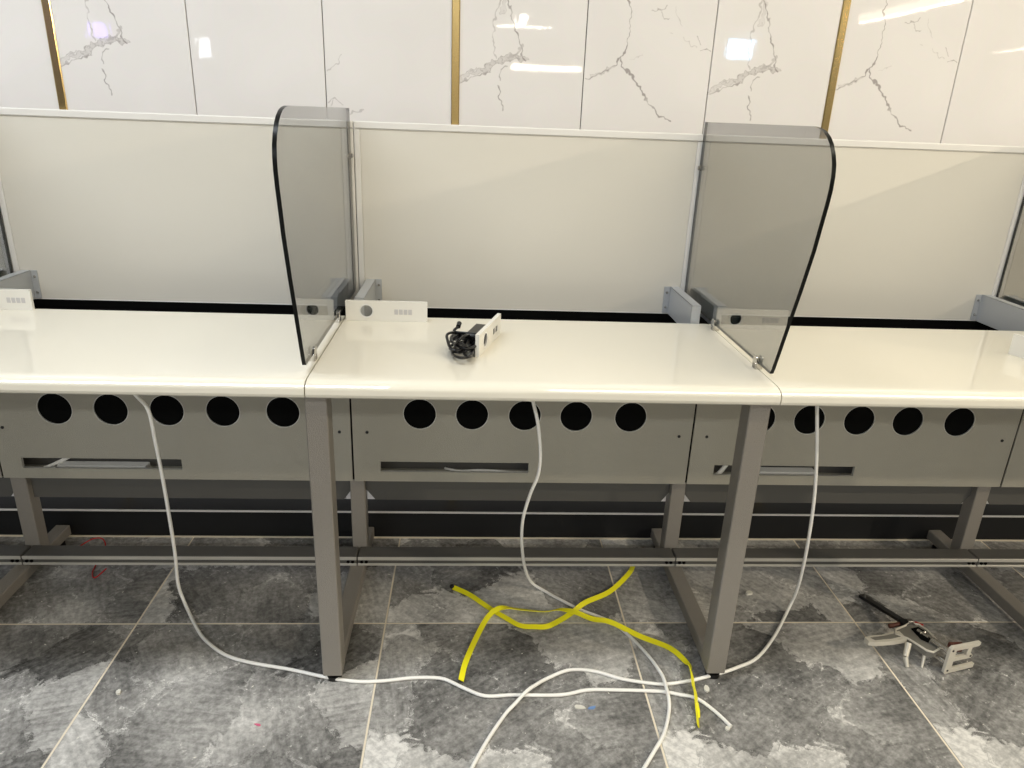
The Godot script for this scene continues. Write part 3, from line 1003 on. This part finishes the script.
func build_desk_items() -> void:
	var y := TOP_Y + 0.0002
	faceplate(Vector3(-0.2825, y, -1.6178), 0.1845, 0.0, "white socket faceplate with round hole standing at back left of the middle desk")
	faceplate(Vector3(0.5755, y, -1.6195), 0.1715, 0.0, "white socket faceplate seen through the right-hand smoked glass divider")
	faceplate(Vector3(-1.1480, y, -1.6435), 0.1630, 0.0, "white socket faceplate at the left picture edge, before a zinc bracket")
	# the plate with the coiled lead, turned edge-on
	var p := faceplate(Vector3(0.0188, y, -1.3690), 0.1740, atan2(0.1669, 0.0486), "white socket faceplate seen nearly edge-on, joined to the tangled black cable", true)
	var rng := RandomNumberGenerator.new()
	rng.seed = 77
	var back := Vector3(-0.957, 0, -0.28)
	var inv := Transform3D(p.basis, p.position).affine_inverse()
	var pts := []
	var centre := Vector3(-0.0130, 0, -1.398)
	pts.append(Vector3(0.040, 0.765, -1.46))
	pts.append(Vector3(0.022, 0.772, -1.452))
	for k in 64:
		var a := k * 0.80
		var loop := int(k / 7.8)
		var tilt := 0.5 + 0.35 * sin(loop * 2.1)
		var rx := 0.020 + 0.010 * sin(loop * 1.7) + rng.randf_range(-0.004, 0.004)
		var rz := 0.048 + 0.012 * cos(loop * 2.3) + rng.randf_range(-0.006, 0.006)
		var c := centre + Vector3(0.012 * sin(loop * 2.6), 0, 0.016 * cos(loop * 1.9))
		var hy := 0.0045 + 0.0036 * loop + maxf(0.0, sin(a + loop)) * 0.020 * tilt
		pts.append(c + Vector3(rx * cos(a), TOP_Y + hy, rz * sin(a)))
	pts.append(Vector3(-0.030, TOP_Y + 0.034, -1.43))
	pts.append(Vector3(-0.024, TOP_Y + 0.040, -1.448))
	var local := []
	for q: Vector3 in pts:
		local.append(inv * q)
	var st := mb()
	tube(st, smooth_path(local, 5), 0.0029, 8)
	var cb := MeshInstance3D.new()
	cb.mesh = mesh_of(st, M.black_cable)
	cb.name = "coiled_cable"
	cb.set_meta("label", "tangled black cable")
	p.add_child(cb, true)
	st = mb()
	tube(st, PackedVector3Array([inv * Vector3(-0.024, TOP_Y + 0.040, -1.448), inv * Vector3(-0.022, TOP_Y + 0.0445, -1.460)]), 0.0050, 10)
	var plug := MeshInstance3D.new()
	plug.mesh = mesh_of(st, M.plastic)
	plug.name = "cable_plug"
	p.add_child(plug, true)
	st = mb()
	box(st, Vector3(0.030, 0.010, -0.040), Vector3(0.115, 0.036, -0.0032), 0.002)
	var mod := MeshInstance3D.new()
	mod.mesh = mesh_of(st, M.plastic)
	mod.name = "socket_module"
	p.add_child(mod, true)
	# the plate cut off by the right edge
	faceplate(Vector3(1.186, y, -1.466), 0.172, -1.2, "white socket faceplate lying askew on the right desk at the picture edge")

	# white leads and a trunking lid lying in the trays, seen through the slots
	st = mb()
	box(st, Vector3(0.735, 0.3045, -1.723), Vector3(0.935, 0.326, -1.690), 0.003)
	var s1 := obj("power_strip", st, M.paper)
	tag(s1, "white power strip inside the slot of the right desk", "power strip")
	st = mb()
	box(st, Vector3(-1.035, 0.3045, -1.722), Vector3(-0.815, 0.322, -1.695), 0.002)
	var s2 := obj("trunking_lid", st, M.paper)
	tag(s2, "white plastic trunking lid inside the slot of the left desk", "trunking")
	st = mb()
	tube(st, smooth_path([Vector3(-0.06, 0.309, -1.727), Vector3(-0.02, 0.311, -1.708), Vector3(0.02, 0.318, -1.700), Vector3(0.07, 0.317, -1.700), Vector3(0.12, 0.311, -1.705), Vector3(0.19, 0.308, -1.71)]), 0.0032)
	var s3 := obj("tray_cable", st, M.cable)
	tag(s3, "thin white cable arching inside the slot of the middle desk", "cable")
	st = mb()
	tube(st, smooth_path([Vector3(-1.085, 0.308, -1.69), Vector3(-1.05, 0.318, -1.705), Vector3(-1.01, 0.335, -1.725)]), 0.005)
	var s4 := obj("tray_cable", st, M.cable)
	tag(s4, "short white cable end rising at the left of the left desk's slot", "cable")
	st = mb()
	tube(st, smooth_path([Vector3(0.655, 0.3095, -1.69), Vector3(0.675, 0.323, -1.70), Vector3(0.70, 0.340, -1.722)]), 0.006)
	var s5 := obj("tray_cable", st, M.cable)
	tag(s5, "short white cable end in the slot beside the right front leg", "cable")

func floor_path(xz: Array, y: float, bumps: Array, rise: float) -> Array:
	var out := []
	for q in xz:
		var h := y
		for b: Array in bumps:
			var d := Vector2(q[0], q[1]).distance_to(Vector2(b[0], b[1]))
			h = maxf(h, y + rise * clampf(1.6 - d / 0.035, 0.0, 1.0))
		out.append(Vector3(q[0], h, q[1]))
	return out

func build_cables() -> void:
	var r := 0.0041
	# left: hangs before the left desk, crosses the floor to the right
	var pts := [Vector3(-0.742, 0.66, -1.52), Vector3(-0.735, 0.635, -1.495), Vector3(-0.716, 0.601, -1.49), Vector3(-0.693, 0.564, -1.49), Vector3(-0.688, 0.492, -1.49), Vector3(-0.688, 0.388, -1.5), Vector3(-0.695, 0.272, -1.52), Vector3(-0.706, 0.161, -1.545), Vector3(-0.716, 0.065, -1.56), Vector3(-0.705, 0.014, -1.555)]
	pts.append_array(floor_path([[-0.654, -1.481], [-0.612, -1.427], [-0.55, -1.376], [-0.486, -1.35], [-0.391, -1.327], [-0.32, -1.306], [-0.274, -1.295], [-0.229, -1.288], [-0.177, -1.29], [-0.12, -1.298], [-0.076, -1.299], [-0.042, -1.293], [0.003, -1.265], [0.047, -1.243], [0.106, -1.245], [0.211, -1.244], [0.275, -1.258], [0.347, -1.257], [0.436, -1.252], [0.478, -1.242], [0.513, -1.23], [0.542, -1.193], [0.563, -1.152]], r + 0.0003, [], 0.0))
	var st := mb()
	tube(st, smooth_path(pts), r)
	tag(obj("network_cable", st, M.cable), "white cable hanging before the left desk and running right under the left front leg", "cable", "white network cables")
	# middle: drops from the middle desk and leaves at the bottom edge
	pts = [Vector3(0.128, 0.66, -1.53), Vector3(0.134, 0.63, -1.505), Vector3(0.144, 0.593, -1.5), Vector3(0.158, 0.537, -1.5), Vector3(0.167, 0.462, -1.5), Vector3(0.164, 0.41, -1.5), Vector3(0.148, 0.355, -1.505), Vector3(0.135, 0.281, -1.515), Vector3(0.138, 0.195, -1.54), Vector3(0.153, 0.096, -1.585), Vector3(0.176, 0.024, -1.625)]
	pts.append_array(floor_path([[0.213, -1.612], [0.249, -1.577], [0.296, -1.536], [0.366, -1.489], [0.405, -1.433], [0.435, -1.366], [0.448, -1.304], [0.450, -1.274], [0.449, -1.251], [0.447, -1.222], [0.441, -1.194], [0.417, -1.138], [0.388, -1.096], [0.356, -1.053], [0.333, -1.02], [0.30, -0.96], [0.27, -0.88]], r + 0.0003, [[0.450, -1.274], [0.449, -1.251]], 0.0098))
	st = mb()
	tube(st, smooth_path(pts), r)
	tag(obj("network_cable", st, M.cable), "white cable dropping from the middle desk and curving under the yellow strips", "cable", "white network cables")
	# right: hangs before the right desk, loops back to the bottom edge
	pts = [Vector3(0.775, 0.66, -1.50), Vector3(0.777, 0.635, -1.475), Vector3(0.78, 0.606, -1.47), Vector3(0.8, 0.497, -1.47), Vector3(0.815, 0.394, -1.47), Vector3(0.826, 0.282, -1.475), Vector3(0.842, 0.157, -1.5), Vector3(0.852, 0.07, -1.525), Vector3(0.845, 0.014, -1.532)]
	pts.append_array(floor_path([[0.772, -1.438], [0.696, -1.357], [0.636, -1.325], [0.60, -1.3105], [0.568, -1.30], [0.513, -1.284], [0.453, -1.274], [0.408, -1.279], [0.354, -1.292], [0.307, -1.313], [0.266, -1.321], [0.231, -1.317], [0.183, -1.291], [0.160, -1.268], [0.137, -1.245], [0.110, -1.215], [0.088, -1.19], [0.051, -1.126], [0.019, -1.059], [0.0, -1.01], [-0.03, -0.92]], r + 0.0003, [[0.137, -1.245]], 0.0098))
	st = mb()
	tube(st, smooth_path(pts), r)
	tag(obj("network_cable", st, M.cable), "white cable hanging before the right desk and looping back past the right front leg", "cable", "white network cables")

	# yellow strips
	var y1 := floor_path([[-0.032, -1.628], [0.012, -1.596], [0.064, -1.54], [0.101, -1.505], [0.137, -1.474], [0.174, -1.469], [0.204, -1.47], [0.239, -1.493], [0.275, -1.522], [0.311, -1.552], [0.387, -1.611], [0.452, -1.688], [0.475, -1.731]], 0.005, [[0.311, -1.552]], 0.009)
	var path := smooth_path(y1, 5)
	var rolls := PackedFloat32Array()
	for i in path.size():
		rolls.append(-0.45 + 0.25 * sin(i * 0.11))
	st = mb()
	ribbon(st, path, rolls, 0.0130, 0.0018)
	var ys := obj("yellow_strip", st, M.yellow)
	tag(ys, "shorter yellow plastic strip with one black-tipped end, under the other strip", "strip", "yellow plastic strips")
	st = mb()
	box(st, Vector3(-0.041, 0.001, -1.637), Vector3(-0.030, 0.010, -1.626), 0.002)
	obj("black_tip", st, M.plastic, ys)
	var y2 := floor_path([[-0.006, -1.289], [0.002, -1.34], [0.023, -1.413], [0.053, -1.494], [0.079, -1.519], [0.105, -1.527], [0.141, -1.532], [0.205, -1.528], [0.24, -1.52], [0.279, -1.508], [0.32, -1.49], [0.362, -1.47], [0.43, -1.433], [0.494, -1.39], [0.521, -1.339], [0.519, -1.31], [0.516, -1.284], [0.511, -1.256], [0.508, -1.23], [0.500, -1.19], [0.493, -1.153]], 0.005, [[0.095, -1.522], [0.262, -1.515], [0.355, -1.475], [0.516, -1.284], [0.508, -1.23]], 0.013)
	path = smooth_path(y2, 5)
	rolls = PackedFloat32Array()
	for i in path.size():
		var f := float(i) / path.size()
		rolls.append(-0.45 + 0.85 * smoothstep(0.20, 0.27, f) * (1.0 - smoothstep(0.36, 0.45, f)) + 1.5 * smoothstep(0.66, 0.76, f) + 0.12 * sin(i * 0.2))
	st = mb()
	ribbon(st, path, rolls, 0.0130, 0.0018)
	var y := obj("yellow_strip", st, M.yellow)
	tag(y, "longer yellow plastic strip bending down to a split end near the right front leg", "strip", "yellow plastic strips")
	st = mb()
	ribbon(st, PackedVector3Array([Vector3(0.5085, 0.010, -1.215), Vector3(0.505, 0.009, -1.195), Vector3(0.500, 0.005, -1.178)]), PackedFloat32Array([1.0, 0.8, 0.5]), 0.009, 0.0016)
	obj("split_end", st, M.yellow, y)
	# red leads behind the floor beam
	st = mb()
	tube(st, smooth_path([Vector3(-1.10, 0.006, -1.775), Vector3(-1.085, 0.012, -1.80), Vector3(-1.055, 0.024, -1.825), Vector3(-1.03, 0.02, -1.83), Vector3(-1.012, 0.008, -1.80), Vector3(-1.004, 0.004, -1.73), Vector3(-0.995, 0.004, -1.69), Vector3(-0.975, 0.008, -1.665), Vector3(-0.962, 0.012, -1.70)]), 0.0018, 6)
	tag(obj("red_wire", st, M.red), "thin red wire looping under the left desk's floor beam", "wire")

# ---------------------------------------------------------------- trigger tool on the floor
func build_tool() -> void:
	var t := thing("trigger_clamp", Vector3(1.10, 0, -1.38), "grey metal trigger tool with black bar and forked plate lying on the floor", "hand tool")
	var st := mb()
	# body outline seen from above, with an opening left between its two cheeks
	var outline := PackedVector2Array([Vector2(1.040, -1.383), Vector2(1.050, -1.400), Vector2(1.078, -1.412), Vector2(1.100, -1.424), Vector2(1.120, -1.418), Vector2(1.128, -1.398), Vector2(1.130, -1.362), Vector2(1.116, -1.330), Vector2(1.096, -1.320), Vector2(1.084, -1.326), Vector2(1.074, -1.346), Vector2(1.062, -1.368)])
	prism(st, outline, 1, 0.034, 0.050)
	var body := obj("body", st, M.cast_dull, t)
	st = mb()
	var n := outline.size()
	var loop := PackedVector3Array()
	for i in n + 1:
		loop.append(Vector3(outline[i % n].x, 0.050, outline[i % n].y))
	tube(st, loop, 0.0028, 6)
	var rim := obj("raised_rim", st, M.cast, body)
	rim.position = Vector3.ZERO
	st = mb()
	prism(st, PackedVector2Array([Vector2(1.090, -1.402), Vector2(1.112, -1.408), Vector2(1.119, -1.396), Vector2(1.118, -1.366), Vector2(1.104, -1.352), Vector2(1.092, -1.364)]), 1, 0.0495, 0.0512)
	var win := obj("window_recess", st, M.black, body)
	win.position = Vector3.ZERO
	st = mb()
	rod(st, Vector3(1.100, 0.054, -1.392), Vector3(1.112, 0.054, -1.366), 0.0045, 0.0045, 12)
	rod(st, Vector3(1.098, 0.055, -1.380), Vector3(1.116, 0.055, -1.384), 0.003, 0.003, 10)
	obj("spring", st, M.chrome, t)
	# handle
	st = mb()
	prism(st, PackedVector2Array([Vector2(0.958, -1.372), Vector2(0.961, -1.358), Vector2(0.975, -1.354), Vector2(1.020, -1.358), Vector2(1.060, -1.366), Vector2(1.056, -1.394), Vector2(1.035, -1.392), Vector2(1.005, -1.381), Vector2(0.975, -1.378)]), 1, 0.039, 0.0505)
	var hd := obj("handle", st, M.cast, t)
	st = mb()
	prism(st, PackedVector2Array([Vector2(0.970, -1.370), Vector2(0.978, -1.361), Vector2(1.020, -1.366), Vector2(1.048, -1.374), Vector2(1.044, -1.386), Vector2(1.008, -1.377)]), 1, 0.0505, 0.0510)
	obj("handle_inlay", st, M.cast_dull, hd).position = Vector3.ZERO
	# triggers
	for a: Array in [[Vector3(1.060, 0.044, -1.358), Vector3(1.046, 0.022, -1.338), Vector3(1.048, 0.002, -1.326)], [Vector3(1.094, 0.040, -1.345), Vector3(1.089, 0.020, -1.334), Vector3(1.082, 0.002, -1.324)]]:
		st = mb()
		var wide: float = 0.0075 if a[0].x < 1.08 else 0.0052
		rod(st, a[0], a[1], wide, wide * 0.8, 10)
		rod(st, a[1], a[2], wide * 0.8, wide * 0.5, 10)
		obj("trigger", st, M.cast, t)
	# bar
	st = mb()
	var a := Vector3(1.070, 0.007, -1.590)
	var b := Vector3(1.109, 0.041, -1.415)
	var d := (b - a).normalized()
	var s := d.cross(Vector3.UP).normalized()
	var u := s.cross(d)
	for q: Array in [[s, u], [u, s]]:
		for g: float in [-1.0, 1.0]:
			var n2: Vector3 = q[0] * g
			var o: Vector3 = n2 * (0.0075 if q[0] == s else 0.004)
			var w: Vector3 = q[1] * (0.004 if q[0] == s else 0.0075)
			quad(st, a + o - w, b + o - w, b + o + w, a + o + w, n2)
	quad(st, a + s * 0.0075 + u * 0.004, a - s * 0.0075 + u * 0.004, a - s * 0.0075 - u * 0.004, a + s * 0.0075 - u * 0.004, -d)
	obj("bar", st, M.plastic, t)
	st = mb()
	rod(st, a + d * 0.014 + u * 0.003, a + d * 0.014 + u * 0.006, 0.003, 0.003, 10)
	obj("stop_pin", st, M.chrome, t)
	st = mb()
	box(st, Vector3(1.076, 0.036, -1.440), Vector3(1.112, 0.052, -1.412), 0.003)
	obj("clutch_block", st, M.plastic, t)
	st = mb()
	rod(st, Vector3(1.050, 0.040, -1.425), Vector3(1.082, 0.045, -1.428), 0.0055, 0.0055, 12)
	obj("release_lever", st, M.rust, t)
	st = mb()
	box(st, Vector3(1.094, 0.050, -1.432), Vector3(1.108, 0.058, -1.420), 0.002)
	obj("thumb_latch", st, M.chrome, t)
	st = mb()
	rod(st, Vector3(1.116, 0.048, -1.428), Vector3(1.128, 0.050, -1.414), 0.0035, 0.0035, 10)
	obj("red_pin", st, M.red, t)
	# twin rails to the forked plate
	for h: float in [0.026, 0.058]:
		st = mb()
		var p := Vector3(1.112, h, -1.352)
		var q := Vector3(1.130, h, -1.312)
		rod(st, p, q, 0.0075, 0.0075, 14)
		obj("rail", st, M.chrome, t)
	# forked plate: spine and three prongs, standing upright, running right and slightly back
	var dirx := Vector3(0.083, 0, -0.018).normalized()
	var nz := Vector3(0.018, 0, 0.083).normalized()
	var o := Vector3(1.122, 0, -1.3065)
	var tk := 0.0035
	st = mb()
	# spine, three prongs and the link that closes the upper window
	for fork: PackedVector2Array in [
			PackedVector2Array([Vector2(0, 0.004), Vector2(0.004, 0), Vector2(0.018, 0.001), Vector2(0.020, 0.0765), Vector2(0.007, 0.0770), Vector2(0.001, 0.072)]),
			PackedVector2Array([Vector2(0.018, 0.0645), Vector2(0.083, 0.0665), Vector2(0.087, 0.071), Vector2(0.086, 0.0775), Vector2(0.020, 0.0765)]),
			PackedVector2Array([Vector2(0.018, 0.034), Vector2(0.068, 0.0355), Vector2(0.072, 0.041), Vector2(0.069, 0.0465), Vector2(0.018, 0.0445)]),
			PackedVector2Array([Vector2(0.052, 0.044), Vector2(0.064, 0.0445), Vector2(0.065, 0.0665), Vector2(0.053, 0.0660)]),
			PackedVector2Array([Vector2(0.018, 0.001), Vector2(0.084, 0.005), Vector2(0.086, 0.0155), Vector2(0.018, 0.0130)])]:
		for i in fork.size():
			var f0 := fork[i]
			var f1 := fork[(i + 1) % fork.size()]
			var ed := (f1 - f0).normalized()
			var out := Vector2(ed.y, -ed.x)
			if Geometry2D.is_point_in_polygon((f0 + f1) * 0.5 + out * 1e-4, fork):
				out = -out
			var w0 := o + dirx * f0.x + Vector3.UP * f0.y
			var w1 := o + dirx * f1.x + Vector3.UP * f1.y
			quad(st, w0 + nz * tk, w1 + nz * tk, w1 - nz * tk, w0 - nz * tk, dirx * out.x + Vector3.UP * out.y)
		var idx := Geometry2D.triangulate_polygon(fork)
		for i in range(0, idx.size(), 3):
			var w := []
			for k in 3:
				w.append(o + dirx * fork[idx[i + k]].x + Vector3.UP * fork[idx[i + k]].y)
			tri(st, w[0] + nz * tk, w[1] + nz * tk, w[2] + nz * tk, nz)
			tri(st, w[0] - nz * tk, w[1] - nz * tk, w[2] - nz * tk, -nz)
	# the window between the upper two prongs
	var fp := obj("forked_plate", st, M.cast, t)
	st = mb()
	for q: Vector2 in [Vector2(0.009, 0.009), Vector2(0.009, 0.066), Vector2(0.066, 0.0415)]:
		var w := o + dirx * q.x + Vector3.UP * q.y
		rod(st, w + nz * tk, w + nz * (tk + 0.0008), 0.0028, 0.0028, 10)
	var ho := obj("plate_bolts", st, M.plastic, fp)
	ho.position = Vector3.ZERO
	# rear twin of the plate, half hidden
	st = mb()
	box(st, Vector3(1.145, 0.036, -1.345), Vector3(1.180, 0.060, -1.335), 0.002)
	obj("rust_pad", st, M.rust, t)

# ---------------------------------------------------------------- crumbs on the floor
func chip(at: Vector3, size: Vector3, seed_: int, m: Material, label: String, category := "debris") -> void:
	var rng := RandomNumberGenerator.new()
	rng.seed = seed_
	var poly := PackedVector2Array()
	for k in 7:
		var a := TAU * k / 7
		var r := rng.randf_range(0.6, 1.0)
		poly.append(Vector2(cos(a) * r * size.x / 2, sin(a) * r * size.z / 2))
	var st := mb()
	prism(st, poly, 1, 0.0, size.y)
	var o := MeshInstance3D.new()
	o.mesh = mesh_of(st, m)
	o.name = numbered("floor_chip")
	add_child(o)
	o.position = at
	o.rotation.y = rng.randf_range(0, TAU)
	tag(o, label, category, "crumbs on the floor")

func build_crumbs() -> void:
	chip(Vector3(-0.738, 0.0, -1.264), Vector3(0.016, 0.005, 0.014), 1, M.chip, "round white plaster crumb on the floor left of the left front leg")
	chip(Vector3(0.277, 0.0, -1.210), Vector3(0.022, 0.002, 0.010), 2, M.blue, "pale blue scrap on the floor below the crossing white cables")
	chip(Vector3(0.251, 0.0, -1.213), Vector3(0.030, 0.002, 0.014), 3, M.chip, "white scrap beside the pale blue scrap on the floor")
	chip(Vector3(-0.420, 0.0, -1.173), Vector3(0.018, 0.002, 0.006), 4, M.pink, "pink scrap on the floor below the left front leg")
	chip(Vector3(0.767, 0.0, -1.607), Vector3(0.024, 0.006, 0.016), 5, M.chip, "white plaster crumb on the floor right of the right front leg")
	chip(Vector3(0.545, 0.0, -1.262), Vector3(0.022, 0.004, 0.014), 6, M.chip, "white plaster crumb at the foot of the right front leg")
	chip(Vector3(0.555, 0.0, -1.150), Vector3(0.016, 0.004, 0.012), 8, M.chip, "white crumb beside the cut end of the long white cable")
	# fine dust and grit, too small to count
	var rng := RandomNumberGenerator.new()
	rng.seed = 5
	var st := mb()
	for k in 420:
		var p := Vector3(rng.randf_range(-1.5, 1.9), 0.0002, rng.randf_range(-1.85, -0.7))
		var s := rng.randf_range(0.0008, 0.0026)
		var a := rng.randf_range(0, TAU)
		var u := Vector3(cos(a), 0, sin(a)) * s * rng.randf_range(0.6, 2.2)
		var v := Vector3(-sin(a), 0, cos(a)) * s * 0.7
		var h := Vector3(0, s * 0.6, 0)
		tri(st, p - u, p + v, p + h, Vector3.UP)
		tri(st, p + v, p + u, p + h, Vector3.UP)
		tri(st, p + u, p - v, p + h, Vector3.UP)
		tri(st, p - v, p - u, p + h, Vector3.UP)
	var o := obj("floor_grit", st, M.chip)
	o.set_meta("kind", "stuff")
	tag(o, "scattered pale grit and dust on the dark floor tiles", "grit")

# ----------------------------------------------------------------
func _ready() -> void:
	# camera
	var cam := Camera3D.new()
	cam.name = "camera"
	add_child(cam)
	cam.transform = Transform3D(Basis(Vector3(0.99809057, 0.03700677, 0.04945422), Vector3(-0.01735114, 0.93639307, -0.35052383), Vector3(-0.05928035, 0.34899644, 0.9352472)).orthonormalized(), Vector3(0, 1.1947, 0))
	cam.fov = rad_to_deg(2.0 * atan(384.0 / 725.415))
	cam.near = 0.05
	cam.far = 60.0
	cam.current = true
	# the closed hall sees no sky
	var we := WorldEnvironment.new()
	we.name = "world_environment"
	var env := Environment.new()
	env.background_mode = Environment.BG_COLOR
	env.background_color = Color(0.02, 0.02, 0.02)
	env.tonemap_mode = Environment.TONE_MAPPER_LINEAR
	env.tonemap_exposure = 0.705
	env.sdfgi_enabled = true
	env.ssao_enabled = true
	env.ssil_enabled = true
	we.environment = env
	add_child(we)
	make_materials()
	# lamps
	var neutral := Color(1.0, 0.967, 0.88)
	var warm := Color(1.0, 0.935, 0.83)
	var cool := Color(0.93, 0.955, 0.985)
	batten(Vector3(-1.9, CEIL, -0.75), Vector2(3.0, 0.3), cool, 8.6, "cool white ceiling lamp across the hall, row above the desks, left")
	batten(Vector3(1.9, CEIL, -0.75), Vector2(3.0, 0.3), neutral, 5.4, "neutral ceiling lamp across the hall, row above the desks, right")
	batten(Vector3(-1.9, CEIL, 3.4), Vector2(3.0, 0.3), cool, 13.5, "cool white ceiling lamp across the hall, second row, left")
	batten(Vector3(1.9, CEIL, 3.4), Vector2(3.0, 0.3), neutral, 9.6, "neutral ceiling lamp across the hall, second row, right")
	batten(Vector3(-1.9, CEIL, 7.2), Vector2(3.0, 0.3), cool, 17.0, "cool white ceiling lamp across the hall, third row, left")
	batten(Vector3(1.9, CEIL, 7.2), Vector2(3.0, 0.3), neutral, 12.6, "neutral ceiling lamp across the hall, third row, right")
	pendant_tube(Vector3(3.60, 2.14, 2.2), 2.5, warm, 3.0, "warm pendant tube lamp running along the hall on the right")
	added_spot_lamp(Vector3(3.74, 2.13, 0.45), Vector3(0.3, 0.80, -1.87), warm, 6.0, "small warm spot lamp added right of the desks to throw the diagonal shadow")
	batten(Vector3(12.4, CEIL, 12.6), Vector2(0.14, 3.6), warm, 8.0, "warm ceiling lamp at the far right of the hall")
	batten(Vector3(1.05, CEIL, 13.7), Vector2(1.2, 0.25), neutral, 6.0, "far ceiling lamp, arm across of the cross-shaped pair")
	batten(Vector3(0.95, CEIL, 12.6), Vector2(0.2, 1.9), neutral, 6.0, "far ceiling lamp, arm along of the cross-shaped pair")
	lit_panel("wall_lamp", Vector3(0.95, 2.27, 16.52), Vector3(2.75, 2.39, 16.58), warm, 2.0, 3.0, "warm linear wall lamp at the far end of the hall", "lamp")
	lit_panel("hanging_display", Vector3(5.75, 2.55, 14.0), Vector3(6.35, 2.98, 14.08), Color(0.62, 0.82, 1.0), 2.0, 2.0, "blue lit display hanging at the far end of the hall", "display")
	lit_panel("lit_sign", Vector3(-5.75, 2.05, 13.0), Vector3(-5.5, 2.42, 13.08), Color(0.95, 0.97, 1.0), 1.5, 0.5, "small white lit sign far left in the hall", "sign")
	lit_panel("lit_sign", Vector3(-7.9, 2.35, 13.0), Vector3(-7.55, 2.62, 13.08), Color(0.62, 0.5, 1.0), 1.5, 0.5, "small violet lit sign far left in the hall", "sign")
	build_room()
	build_desks()
	build_screens()
	build_dividers()
	build_desk_items()
	build_cables()
	build_tool()
	build_crumbs()
